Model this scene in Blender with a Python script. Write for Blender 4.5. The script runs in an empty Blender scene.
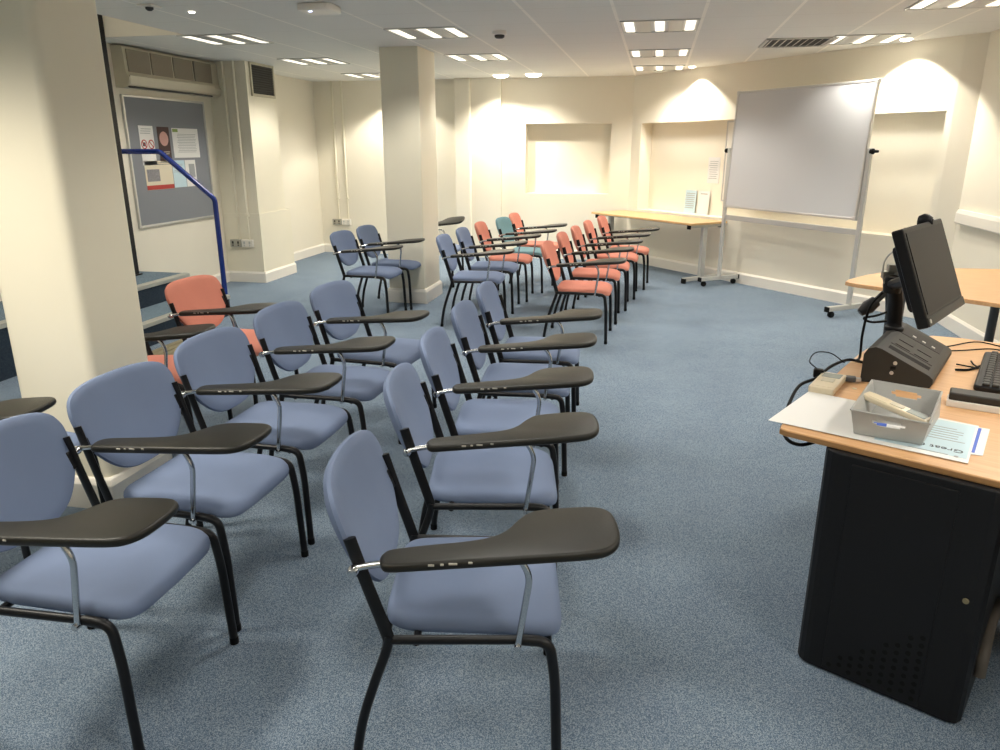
import bpy, bmesh, math, random
from mathutils import Vector, Matrix
random.seed(7)
PI = math.pi
S = bpy.context.scene
C = S.collection
R = math.radians
# ------------------------------------------------------------------ camera, world, exposure
H = 2.50                                   # ceiling height
cd = bpy.data.cameras.new('camera'); cam = bpy.data.objects.new('camera', cd); C.objects.link(cam)
cam.location = (0, 0, 1.573); cam.rotation_euler = (R(90 - 17.14), 0, R(11.61))
cd.sensor_width = 36; cd.lens = 738.3 / 1000 * 36; cd.clip_start = .05
S.camera = cam
w = bpy.data.worlds.new('world'); S.world = w; w.use_nodes = True
w.node_tree.nodes['Background'].inputs[0].default_value = (1, .95, .85, 1)
w.node_tree.nodes['Background'].inputs[1].default_value = .02
S.view_settings.view_transform = 'Standard'; S.view_settings.look = 'None'
S.view_settings.gamma = 1; S.view_settings.use_curve_mapping = False
S.view_settings.exposure = 0.74
SPOT_W = 60.0; WASH_W = 40.0; STRIP_E = .72
LUMS = [(-3.85, 6.57), (-3.85, 8.37), (-3.85, 10.1), (-1.96, 6.57), (-1.96, 8.37), (-.05, 6.57), (-.05, 8.37), (-.05, 9.9),
        (1.93, 5.86), (1.74, 7.70), (-1.96, 4.7), (-.05, 4.7), (1.93, 4.1), (-2.4, .6), (-.75, 2.8), (1.93, 2.2),
        (-1.2, .3), (-.05, .9), (1.93, .3), (-3.4, 3.7)]
RECESS_FILL = [(-4.56, 4.9), (-4.56, 1.9)]  # unseen lights, added to brighten the dark faces of the recess
WASH = [(-2.13, 10.42, 2.4, 1), (-1.68, 10.38, 1.1, 1), (.335, 9.835, 1.0, .4), (2.11, 7.78, 1.0, .5), (-2.62, 1.72, 3.8, 1), (-3.70, 10.50, .9, .5)]  # the one before the near pillar is unseen, added to brighten its front

# ------------------------------------------------------------------ materials
def mat(name, col, rough=.5, metal=0, var=0, vscale=20, bump=0, bscale=75, emit=0, spec=.5, coat=0, trans=0):
    m = bpy.data.materials.new(name); m.use_nodes = True
    nt = m.node_tree; b = nt.nodes['Principled BSDF']
    c4 = (*col, 1)
    b.inputs['Base Color'].default_value = c4; b.inputs['Roughness'].default_value = rough
    b.inputs['Metallic'].default_value = metal; b.inputs['Specular IOR Level'].default_value = spec
    if coat: b.inputs['Coat Weight'].default_value = coat
    if trans: b.inputs['Transmission Weight'].default_value = trans
    tc = nt.nodes.new('ShaderNodeTexCoord')
    if var:
        n = nt.nodes.new('ShaderNodeTexNoise'); n.inputs['Scale'].default_value = vscale; n.inputs['Detail'].default_value = 3
        nt.links.new(tc.outputs['Object'], n.inputs['Vector'])
        mx = nt.nodes.new('ShaderNodeMix'); mx.data_type = 'RGBA'
        mx.inputs[6].default_value = tuple(max(0, x * (1 - var)) for x in col) + (1,)
        mx.inputs[7].default_value = tuple(min(1, x * (1 + var)) for x in col) + (1,)
        nt.links.new(n.outputs['Fac'], mx.inputs[0]); nt.links.new(mx.outputs[2], b.inputs['Base Color'])
    if bump:
        n2 = nt.nodes.new('ShaderNodeTexNoise'); n2.inputs['Scale'].default_value = bscale
        nt.links.new(tc.outputs['Object'], n2.inputs['Vector'])
        bp = nt.nodes.new('ShaderNodeBump'); bp.inputs['Strength'].default_value = bump; bp.inputs['Distance'].default_value = .003
        nt.links.new(n2.outputs['Fac'], bp.inputs['Height']); nt.links.new(bp.outputs['Normal'], b.inputs['Normal'])
    if emit:
        b.inputs['Emission Color'].default_value = c4; b.inputs['Emission Strength'].default_value = emit
    return m

def carpet_mat(name, dark, mid, light, scale=200):
    m = bpy.data.materials.new(name); m.use_nodes = True
    nt = m.node_tree; b = nt.nodes['Principled BSDF']; b.inputs['Roughness'].default_value = .95; b.inputs['Specular IOR Level'].default_value = .15
    tc = nt.nodes.new('ShaderNodeTexCoord')
    n = nt.nodes.new('ShaderNodeTexNoise'); n.inputs['Scale'].default_value = scale; n.inputs['Detail'].default_value = 5; n.inputs['Roughness'].default_value = .98
    n2 = nt.nodes.new('ShaderNodeTexNoise'); n2.inputs['Scale'].default_value = 3; n2.inputs['Detail'].default_value = 4
    nt.links.new(tc.outputs['Object'], n.inputs['Vector']); nt.links.new(tc.outputs['Object'], n2.inputs['Vector'])
    vo = nt.nodes.new('ShaderNodeTexVoronoi'); vo.inputs['Scale'].default_value = scale * 2.6; nt.links.new(tc.outputs['Object'], vo.inputs['Vector'])
    sp = nt.nodes.new('ShaderNodeSeparateColor'); nt.links.new(vo.outputs['Color'], sp.inputs[0])
    mr = nt.nodes.new('ShaderNodeMix'); mr.inputs[0].default_value = .36; nt.links.new(n.outputs['Fac'], mr.inputs[2]); nt.links.new(sp.outputs[0], mr.inputs[3])
    r = nt.nodes.new('ShaderNodeValToRGB'); e = r.color_ramp.elements
    e[0].position = .33; e[0].color = (*dark, 1); e[1].position = .66; e[1].color = (*light, 1)
    k = e.new(.5); k.color = (*mid, 1)
    nt.links.new(mr.outputs[0], r.inputs['Fac'])
    mx = nt.nodes.new('ShaderNodeMix'); mx.data_type = 'RGBA'; mx.blend_type = 'MULTIPLY'; mx.inputs[0].default_value = .35
    r2 = nt.nodes.new('ShaderNodeValToRGB'); r2.color_ramp.elements[0].position = .35; r2.color_ramp.elements[0].color = (.70, .70, .76, 1); r2.color_ramp.elements[1].position = .65
    nt.links.new(n2.outputs['Fac'], r2.inputs['Fac']); nt.links.new(r.outputs[0], mx.inputs[6]); nt.links.new(r2.outputs[0], mx.inputs[7])
    nt.links.new(mx.outputs[2], b.inputs['Base Color'])
    bp = nt.nodes.new('ShaderNodeBump'); bp.inputs['Strength'].default_value = .6; bp.inputs['Distance'].default_value = .004
    nt.links.new(n.outputs['Fac'], bp.inputs['Height']); nt.links.new(bp.outputs['Normal'], b.inputs['Normal'])
    return m

def wood_mat(name, c1, c2, rough=.35):
    m = bpy.data.materials.new(name); m.use_nodes = True
    nt = m.node_tree; b = nt.nodes['Principled BSDF']; b.inputs['Roughness'].default_value = rough
    tc = nt.nodes.new('ShaderNodeTexCoord'); mp = nt.nodes.new('ShaderNodeMapping'); mp.inputs['Scale'].default_value = (2, 26, 26)
    nt.links.new(tc.outputs['Object'], mp.inputs['Vector'])
    n = nt.nodes.new('ShaderNodeTexNoise'); n.inputs['Scale'].default_value = 3; n.inputs['Detail'].default_value = 6; n.inputs['Distortion'].default_value = .6
    nt.links.new(mp.outputs[0], n.inputs['Vector'])
    r = nt.nodes.new('ShaderNodeValToRGB'); r.color_ramp.elements[0].position = .3; r.color_ramp.elements[0].color = (*c1, 1)
    r.color_ramp.elements[1].position = .75; r.color_ramp.elements[1].color = (*c2, 1)
    nt.links.new(n.outputs['Fac'], r.inputs['Fac']); nt.links.new(r.outputs[0], b.inputs['Base Color'])
    return m

def ceiling_mat(name):
    m = bpy.data.materials.new(name); m.use_nodes = True
    nt = m.node_tree; b = nt.nodes['Principled BSDF']; b.inputs['Roughness'].default_value = .9; b.inputs['Specular IOR Level'].default_value = .2
    tc = nt.nodes.new('ShaderNodeTexCoord'); sx = nt.nodes.new('ShaderNodeSeparateXYZ'); nt.links.new(tc.outputs['Object'], sx.inputs[0])
    def line(out, off, pitch, wid):
        a = nt.nodes.new('ShaderNodeMath'); a.operation = 'ADD'; a.inputs[1].default_value = off + 60 * pitch; nt.links.new(out, a.inputs[0])
        d = nt.nodes.new('ShaderNodeMath'); d.operation = 'MODULO'; d.inputs[1].default_value = pitch; nt.links.new(a.outputs[0], d.inputs[0])
        l = nt.nodes.new('ShaderNodeMath'); l.operation = 'LESS_THAN'; l.inputs[1].default_value = wid; nt.links.new(d.outputs[0], l.inputs[0]); return l.outputs[0]
    lx = line(sx.outputs[0], .366 + .012, .632, .024); ly = line(sx.outputs[1], -6.26 + .01, .62, .012)
    n = nt.nodes.new('ShaderNodeTexNoise'); n.inputs['Scale'].default_value = 90; n.inputs['Detail'].default_value = 4; nt.links.new(tc.outputs['Object'], n.inputs['Vector'])
    r = nt.nodes.new('ShaderNodeValToRGB'); r.color_ramp.elements[0].color = (.76, .745, .69, 1); r.color_ramp.elements[1].color = (.85, .84, .78, 1); nt.links.new(n.outputs['Fac'], r.inputs[0])
    m1 = nt.nodes.new('ShaderNodeMix'); m1.data_type = 'RGBA'; nt.links.new(lx, m1.inputs[0]); nt.links.new(r.outputs[0], m1.inputs[6]); m1.inputs[7].default_value = (.95, .92, .84, 1)
    m2 = nt.nodes.new('ShaderNodeMix'); m2.data_type = 'RGBA'; nt.links.new(ly, m2.inputs[0]); nt.links.new(m1.outputs[2], m2.inputs[6]); m2.inputs[7].default_value = (.74, .72, .66, 1)
    nt.links.new(m2.outputs[2], b.inputs['Base Color'])
    bp = nt.nodes.new('ShaderNodeBump'); bp.inputs['Strength'].default_value = .2; bp.inputs['Distance'].default_value = .004
    nt.links.new(n.outputs['Fac'], bp.inputs['Height']); nt.links.new(bp.outputs['Normal'], b.inputs['Normal'])
    return m

M = dict(
    wall=mat('cream_paint', (.85, .795, .665), .55, var=.03, vscale=2, bump=.05, bscale=120),
    pillar=mat('cream_gloss_paint', (.84, .785, .63), .45, var=.03, vscale=2),
    white=mat('white_gloss_paint', (.84, .80, .72), .3),
    ceil=ceiling_mat('ceiling_tiles'),
    carpet=carpet_mat('blue_carpet', (.050, .085, .135), (.155, .218, .295), (.37, .43, .475)),
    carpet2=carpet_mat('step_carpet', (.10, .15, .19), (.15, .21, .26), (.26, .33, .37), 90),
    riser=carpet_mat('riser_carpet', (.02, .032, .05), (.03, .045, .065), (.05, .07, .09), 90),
    nosing=mat('aluminium_nosing', (.50, .50, .45), .4, .5),
    blue=mat('blue_fabric', (.165, .212, .325), .8, var=.08, vscale=6, bump=.25, bscale=900, spec=.25),
    orange=mat('coral_fabric', (.60, .225, .16), .8, var=.08, vscale=6, bump=.25, bscale=900, spec=.25),
    teal=mat('teal_fabric', (.16, .29, .32), .8, var=.08, vscale=6, bump=.25, bscale=900, spec=.25),
    black=mat('black_steel', (.006, .006, .007), .38, spec=.3),
    tablet=mat('black_tablet_plastic', (.015, .014, .0105),   .40, var=.15, vscale=12, bump=.12, bscale=700, spec=.32),
    scuff=mat('pale_scuff', (.45, .42, .36), .6),
    chrome=mat('chrome', (.62, .63, .64), .16, 1),
    rubber=mat('black_rubber', (.004, .004, .004), .7, spec=.2),
    bplastic=mat('black_plastic', (.009, .009, .010), .45, spec=.25, bump=.06, bscale=600),
    gplastic=mat('charcoal_plastic', (.034, .033, .030), .5, spec=.3),
    beech=wood_mat('beech_laminate', (.60, .33, .15), (.72, .43, .21)),
    edge=wood_mat('beech_edge', (.36, .19, .07), (.44, .24, .10)),
    oak=wood_mat('pale_oak_laminate', (.58, .37, .16), (.70, .47, .23)),
    grey=mat('pale_grey_metal', (.55, .55, .52), .4, .2),
    greyd=mat('dark_grey_metal', (.10, .11, .12), .45, .3),
    wboard=mat('whiteboard_enamel', (.66, .66, .665), .16),
    alu=mat('aluminium', (.62, .61, .59), .35, .6),
    railblue=mat('blue_gloss_paint', (.012, .035, .22), .22),
    felt=mat('grey_felt', (.24, .25, .27), .9, bump=.1, bscale=500),
    acb=mat('beige_plastic', (.60, .55, .42), .35),
    acg=mat('brown_filter', (.27, .235, .175), .7),
    vent=mat('dark_louvre', (.035, .032, .028), .6),
    paper=mat('white_paper', (.80, .79, .76), .7),
    paperb=mat('pale_blue_paper', (.55, .70, .76), .7),
    cream=mat('cream_plastic', (.74, .64, .46), .4),
    lcd=mat('lcd_grey', (.27, .30, .27), .25),
    basket=mat('grey_translucent_plastic', (.42, .42, .40), .4),
    ink=mat('dark_ink', (.06, .07, .08), .7), inkg=mat('grey_ink', (.35, .36, .36), .7), inkb=mat('blue_ink', (.07, .14, .55), .6),
    red=mat('red_ink', (.45, .05, .04), .7), pink=mat('pink_print', (.62, .35, .30), .7), brown=mat('dark_print', (.07, .035, .03), .7),
    green=mat('green_print', (.25, .35, .10), .7), pcream=mat('cream_print', (.74, .66, .50), .7), photo=mat('photo_print', (.26, .25, .26), .7, var=.5, vscale=60),
    socket=mat('brushed_steel', (.42, .41, .36), .35, .6),
    screen=mat('dark_screen', (.012, .012, .013), .5, spec=.25),
    lamp=mat('lamp_tube', (1, .95, .84), .4, emit=STRIP_E), dl=mat('downlight_lens', (1, .93, .78), .4, emit=5),
    louvre=mat('lamp_housing', (.55, .54, .50), .4),
    led=mat('blue_led', (.5, .6, 1), .4, emit=2.5),
    olive=mat('olive_coir', (.22, .19, .11), .9, var=.2, vscale=30, bump=.4, bscale=300),
    tealp=mat('teal_plastic', (.02, .16, .14), .4),
    brownc=mat('brown_conduit', (.10, .085, .07), .6),
)

# ------------------------------------------------------------------ mesh helpers
def obj(name, bm, m, parent=None, smooth=None, loc=None, rot=None):
    me = bpy.data.meshes.new(name); bmesh.ops.recalc_face_normals(bm, faces=bm.faces) if smooth != 'keep' else None
    bm.to_mesh(me); bm.free()
    for k in (m if isinstance(m, (list, tuple)) else [m]): me.materials.append(k)
    if smooth:
        me.polygons.foreach_set('use_smooth', [True] * len(me.polygons))
        try: me.set_sharp_from_angle(angle=R(38))
        except Exception: pass
    o = bpy.data.objects.new(name, me); C.objects.link(o)
    if parent is not None: o.parent = parent
    if loc is not None: o.location = loc
    if rot is not None: o.rotation_euler = rot
    return o

def tag(o, label=None, cat=None, group=None, kind=None):
    if label: o['label'] = label
    if cat: o['category'] = cat
    if group: o['group'] = group
    if kind: o['kind'] = kind
    return o

def thing(name, label, cat, loc=(0, 0, 0), rz=0, group=None):
    o = bpy.data.objects.new(name, None); C.objects.link(o); o.empty_display_size = .1
    o.location = loc; o.rotation_euler = (0, 0, rz)
    return tag(o, label, cat, group)

def NB(): return bmesh.new()

def box(bm, c, s, rot=None, bev=0, seg=2, mi=0):
    t = bmesh.new(); bmesh.ops.create_cube(t, size=1)
    bmesh.ops.scale(t, vec=s, verts=t.verts)
    if bev: bmesh.ops.bevel(t, geom=t.edges[:], offset=bev, segments=seg, profile=.5, affect='EDGES')
    mtx = Matrix.Translation(c) @ (rot if rot is not None else Matrix.Identity(4))
    bmesh.ops.transform(t, matrix=mtx, verts=t.verts); join(bm, t, mi); return bm

def join(bm, t, mi=0):
    vs = [bm.verts.new(v.co) for v in t.verts]; t.verts.index_update()
    for f in t.faces:
        try: nf = bm.faces.new([vs[v.index] for v in f.verts]); nf.material_index = mi; nf.smooth = f.smooth
        except ValueError: pass
    t.free()

def rz(a): return Matrix.Rotation(a, 4, 'Z')

def fillet(pts, r, n=6):
    pts = [Vector(p) for p in pts]; out = [pts[0]]
    for i in range(1, len(pts) - 1):
        a, b, c = pts[i - 1], pts[i], pts[i + 1]
        d1 = (a - b); d2 = (c - b); L = min(r, d1.length * .45, d2.length * .45); p1 = b + d1.normalized() * L; p2 = b + d2.normalized() * L
        for k in range(n + 1):
            t = k / n; out.append(p1 * (1 - t) ** 2 + b * 2 * t * (1 - t) + p2 * t * t)
    out.append(pts[-1]); return out

def spline(pts, n=8):
    P = [Vector(p) for p in pts]; P = [P[0] * 2 - P[1]] + P + [P[-1] * 2 - P[-2]]; out = []
    for i in range(1, len(P) - 2):
        for k in range(n):
            t = k / n; a, b, c, d = P[i - 1], P[i], P[i + 1], P[i + 2]
            out.append(.5 * ((2 * b) + (c - a) * t + (2 * a - 5 * b + 4 * c - d) * t * t + (3 * b - a - 3 * c + d) * t ** 3))
    out.append(P[-2]); return out

def tube(bm, pts, r, n=10, ry=None, side=None, mi=0, cap=True):
    """sweep an ellipse (r along side, ry across) along pts"""
    pts = [Vector(p) for p in pts]; rings = []; ry = r if ry is None else ry; prev = None
    for i, p in enumerate(pts):
        d = (pts[min(i + 1, len(pts) - 1)] - pts[max(i - 1, 0)])
        d = d.normalized() if d.length > 1e-9 else Vector((0, 0, 1))
        if side is not None: u = Vector(side)
        elif prev is not None: u = prev
        else: u = Vector((0, 0, 1)) if abs(d.z) < .9 else Vector((1, 0, 0))
        u = (u - d * u.dot(d)); u = u.normalized() if u.length > 1e-6 else d.orthogonal().normalized(); v = d.cross(u); prev = u
        rr = r[i] if isinstance(r, (list, tuple)) else r; rv = rr if isinstance(r, (list, tuple)) else ry
        rings.append([bm.verts.new(p + u * math.cos(a) * rr + v * math.sin(a) * rv) for a in [2 * PI * k / n for k in range(n)]])
    for a, b in zip(rings, rings[1:]):
        for k in range(n):
            f = bm.faces.new((a[k], a[(k + 1) % n], b[(k + 1) % n], b[k])); f.material_index = mi
    if cap:
        for q in (rings[0][::-1], rings[-1]):
            f = bm.faces.new(q); f.material_index = mi
    return bm

def loft(bm, rings, mi=0, cap=True):
    R_ = [[bm.verts.new(p) for p in r] for r in rings]; n = len(R_[0])
    for a, b in zip(R_, R_[1:]):
        for k in range(n):
            f = bm.faces.new((a[k], a[(k + 1) % n], b[(k + 1) % n], b[k])); f.material_index = mi
    if cap:
        for q in (R_[0][::-1], R_[-1]):
            f = bm.faces.new(q); f.material_index = mi
    return bm

def slab(bm, poly, z0, z1, r=.004, mi=0, seg=3):
    """flat plate from an outline (counter-clockwise xy list), softly rounded edges"""
    P = [Vector((a, b)) for a, b in poly]; n = len(P); nrm = []
    for i in range(n):
        d = (P[(i + 1) % n] - P[i - 1]); d = d.normalized() if d.length else Vector((1, 0)); nrm.append(Vector((d.y, -d.x)))
    def ring(off, z): return [(P[i].x - nrm[i].x * off, P[i].y - nrm[i].y * off, z) for i in range(n)]
    rings = []
    for k in range(seg + 1):
        a = PI / 2 * k / seg; rings.append(ring(r * (1 - math.sin(a)), z0 + r * (1 - math.cos(a))))
    for k in range(seg + 1):
        a = PI / 2 * k / seg; rings.append(ring(r * (1 - math.cos(a)), z1 - r * (1 - math.sin(a))))
    return loft(bm, rings, mi)

def closed_spline(pts, n=6):
    P = [Vector(p) for p in pts]; N = len(P); out = []
    for i in range(N):
        a, b, c, d = P[i - 1], P[i], P[(i + 1) % N], P[(i + 2) % N]
        for k in range(n):
            t = k / n; out.append(.5 * ((2 * b) + (c - a) * t + (2 * a - 5 * b + 4 * c - d) * t * t + (3 * b - a - 3 * c + d) * t ** 3))
    return out

def lathe(bm, prof, c=(0, 0, 0), axis='Z', n=24, mi=0, cap=True):
    rings = []
    for rad, h in prof:
        ring = []
        for k in range(n):
            a = 2 * PI * k / n; x, y = rad * math.cos(a), rad * math.sin(a)
            v = {'Z': (x, y, h), 'X': (h, x, y), 'Y': (y, h, x)}[axis]
            ring.append((c[0] + v[0], c[1] + v[1], c[2] + v[2]))
        rings.append(ring)
    return loft(bm, rings, mi, cap)

def rrect(w, h, r, n=5, cx=0, cy=0):
    out = []
    for (sx, sy, a0) in ((1, -1, -90), (1, 1, 0), (-1, 1, 90), (-1, -1, 180)):
        for k in range(n + 1):
            a = R(a0 + 90 * k / n); out.append((cx + sx * (w / 2 - r) + r * math.cos(a), cy + sy * (h / 2 - r) + r * math.sin(a)))
    return out

def struct(name, bm, m, parent=None, label=None, smooth=None):
    o = obj(name, bm, m, parent, smooth)
    if parent is None: o['kind'] = 'structure'
    if label: o['label'] = label
    return o

# ------------------------------------------------------------------ room shell
XL, XR, YB, YF = -5.07, 2.68, 10.90, -1.6
D0 = Vector((-.375, 10.90)); DT = Vector((1, -1.133)).normalized(); DN = Vector((-DT.y, DT.x)) * -1   # diagonal wall; DN points into the room
if DN.dot(Vector((-1, -1))) < 0: DN = -DN
D1 = D0 + DT * 4.40
outline = [(XL, YF), (XR, YF), (XR, 7.48), (D1.x, D1.y), (D0.x, D0.y), (XL, YB)]
def ngon(pts):
    bm = NB(); bm.faces.new([bm.verts.new(p) for p in pts]); bmesh.ops.triangulate(bm, faces=bm.faces[:]); return bm
struct('floor', ngon([(x, y, 0) for x, y in outline]), M['carpet'], label='speckled blue grey office carpet')
RX, RY = -4.06, 6.25                      # ceiling recess over the stage
bm = NB()
for pts in ([(RX, YF, H), (XR, YF, H), (XR, RY, H), (RX, RY, H)], [(XL, RY, H), (XR, RY, H), (XR, 7.48, H), (D1.x, D1.y, H), (D0.x, D0.y, H), (XL, YB, H)]): bm.faces.new([bm.verts.new(p) for p in pts])
struct('ceiling', bm, M['ceil'], label='suspended ceiling of grey mineral tiles')
bm = NB()
def quad(bm, a, b, c, d):
    return bm.faces.new([bm.verts.new(p) for p in (a, b, c, d)])
quad(bm, (XL, RY, H), (RX, RY, H), (RX, RY, 3.60), (XL, RY, 3.60)); quad(bm, (RX, YF, H), (RX, RY, H), (RX, RY, 3.60), (RX, YF, 3.60))
quad(bm, (XL, YF, 3.60), (RX, YF, 3.60), (RX, RY, 3.60), (XL, RY, 3.60)); quad(bm, (XL, YF, H), (XL, RY, H), (XL, RY, 3.60), (XL, YF, 3.60)); quad(bm, (XL, YF, H), (RX, YF, H), (RX, YF, 3.60), (XL, YF, 3.60))
struct('ceiling_recess', bm, M['wall'])
def panel(bm, p, t, inn, L, holes=(), z1=H):
    """wall from p along t (2D) length L with recessed niches (s0,s1,z0,z1,depth)"""
    P = lambda s, z, d=0: (p[0] + t[0] * s - inn[0] * d, p[1] + t[1] * s - inn[1] * d, z)
    ss = sorted({0, L, *[h[0] for h in holes], *[h[1] for h in holes]}); zs = sorted({0, z1, *[h[2] for h in holes], *[h[3] for h in holes]})
    for a, b in zip(ss, ss[1:]):
        for c, d in zip(zs, zs[1:]):
            if any(h[0] <= a and b <= h[1] and h[2] <= c and d <= h[3] for h in holes): continue
            quad(bm, P(a, c), P(b, c), P(b, d), P(a, d))
    for s0, s1, a, b, dp in holes:
        quad(bm, P(s0, a, dp), P(s1, a, dp), P(s1, b, dp), P(s0, b, dp))
        quad(bm, P(s0, a), P(s0, a, dp), P(s0, b, dp), P(s0, b)); quad(bm, P(s1, a), P(s1, a, dp), P(s1, b, dp), P(s1, b))
        quad(bm, P(s0, a), P(s1, a), P(s1, a, dp), P(s0, a, dp)); quad(bm, P(s0, b), P(s1, b), P(s1, b, dp), P(s0, b, dp))
    return bm
NB1 = (-1.87 - XL, -.66 - XL, .935, 1.893, .22)
struct('wall_back', panel(NB(), (XL, YB), (1, 0), (0, -1), D0.x - XL, [NB1]), M['wall'], label='cream wall with a shallow blocked window recess')
NB2 = (.19, 4.34, .745, 1.885, .20)
bm = panel(NB(), D0, DT, DN, 4.40, [NB2])
struct('wall_corner', bm, M['wall'], label='cream angled wall with a long recess behind the whiteboard')
bm = NB(); panel(bm, (XR, YF), (0, 1), (-1, 0), 7.48 - YF); quad(bm, (D1.x, D1.y, 0), (XR, 7.48, 0), (XR, 7.48, H), (D1.x, D1.y, H))
struct('wall_right', bm, M['wall'])
struct('wall_left', panel(NB(), (XL, YF), (0, 1), (1, 0), YB - YF), M['wall'])
struct('wall_rear', panel(NB(), (XL, YF), (1, 0), (0, 1), XR - XL), M['wall'])
# chimney breast on the left wall with a slightly proud dado box
bm = NB(); box(bm, ((XL - 4.60) / 2, (8.175 + 8.84) / 2, H / 2), (4.60 - -XL if False else abs(XL + 4.60), 8.84 - 8.175, H)); box(bm, ((XL - 4.59) / 2, (8.165 + 8.95) / 2, .82 / 2 + .0), (abs(XL + 4.59) + .0, 8.95 - 8.165, .82))
struct('wall_pier', bm, M['pillar'], label='projecting cream pier on the left wall')
bm = NB(); box(bm, (-2.545, YB - .05, H / 2), (.67, .10, H)); box(bm, (-2.76, YB - .075, H / 2), (.235, .15, H), bev=.02)
struct('wall_pilaster', bm, M['wall'])
# baseboards
def skirt(name, pts, h=.13, d=.022):
    bm = NB()
    for (a, b) in zip(pts, pts[1:]):
        a = Vector(a); b = Vector(b); t = (b - a); L = t.length; t.normalize(); nn = Vector((-t.y, t.x))
        prof = [(0, 0), (d, 0), (d, h - .02), (d * .45, h - .004), (d * .35, h), (0, h)]
        r0 = [(a.x + nn.x * o_ - t.x * .0, a.y + nn.y * o_, z) for o_, z in prof]; r1 = [(b.x + nn.x * o_ + t.x * d * .8, b.y + nn.y * o_ + t.y * d * .8, z) for o_, z in prof]
        loft(bm, [r0, r1])
    return struct(name, bm, M['white'])
skirt('baseboard_back', [(D0.x, YB), (-2.2, YB)]); skirt('baseboard_rear', [(XL, YF), (XR, YF)])
skirt('baseboard_corner', [(D1.x, D1.y), (D0.x, D0.y)]); skirt('baseboard_right', [(XR, YF), (XR, 7.48)])
skirt('baseboard_left', [(XL, YB), (XL, 8.95)]); skirt('baseboard_alcove', [(-2.88, YB), (XL, YB)]); skirt('baseboard_notice', [(XL, 8.165), (XL, 6.45)])
skirt('baseboard_pier', [(XL, 8.95), (-4.59, 8.95)][::-1] and [(-4.59, 8.95), (-4.59, 8.165)]); skirt('baseboard_pier_face', [(-4.572, 8.165), (XL, 8.165)])

# the two pillars
def pillar(name, x0, x1, y0, y1, r, label, sk=.15):
    bm = NB(); slab_pts = rrect(x1 - x0, y1 - y0, r, 8, (x0 + x1) / 2, (y0 + y1) / 2)
    loft(bm, [[(x, y, 0) for x, y in slab_pts], [(x, y, H) for x, y in slab_pts]])
    o = struct(name, bm, M['pillar'], label=label, smooth=True)
    bm = NB(); c = ((x0 + x1) / 2, (y0 + y1) / 2); prof = [(.024, 0), (.024, sk - .03), (.012, sk - .006), (.004, sk), (-.01, sk)]
    loft(bm, [[(x, y, z) for x, y in rrect(x1 - x0 + 2 * d, y1 - y0 + 2 * d, .012, 2, *c)] for d, z in prof])
    obj('baseboard', bm, M['white'], o)
    return o
pillar('pillar', -2.74, -2.33, 2.62, 3.012, .045, 'near cream pillar at the left edge with a rounded corner')
pillar('pillar.001', -2.71, -2.315, 7.36, 7.92, .012, 'square cream pillar standing in the middle of the room')

# stage and step
def stepbox(name, x0, x1, y0, y1, z0, z1, label):
    bm = NB(); box(bm, ((x0 + x1) / 2, (y0 + y1) / 2, (z0 + z1) / 2 - .006), (x1 - x0, y1 - y0, z1 - z0 - .012))
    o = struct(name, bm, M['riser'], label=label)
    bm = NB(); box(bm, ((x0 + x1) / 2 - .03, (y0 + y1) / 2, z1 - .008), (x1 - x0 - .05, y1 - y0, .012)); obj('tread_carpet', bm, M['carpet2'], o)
    bm = NB(); box(bm, (x1 - .028, (y0 + y1) / 2, z1 - .006), (.058, y1 - y0, .014), bev=.003); box(bm, (x1 + .006, (y0 + y1) / 2, z1 - .020), (.014, y1 - y0, .036), bev=.003)
    for k in range(3): box(bm, (x1 - .045 + k * .016, (y0 + y1) / 2, z1 + .0015), (.004, y1 - y0, .003))
    obj('nosing', bm, M['nosing'], o); return o
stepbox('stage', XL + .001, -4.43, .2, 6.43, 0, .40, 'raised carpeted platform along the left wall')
stepbox('stage_step', -4.43, -4.02, 4.75, 6.43, 0, .20, 'carpeted step up to the platform')

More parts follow.
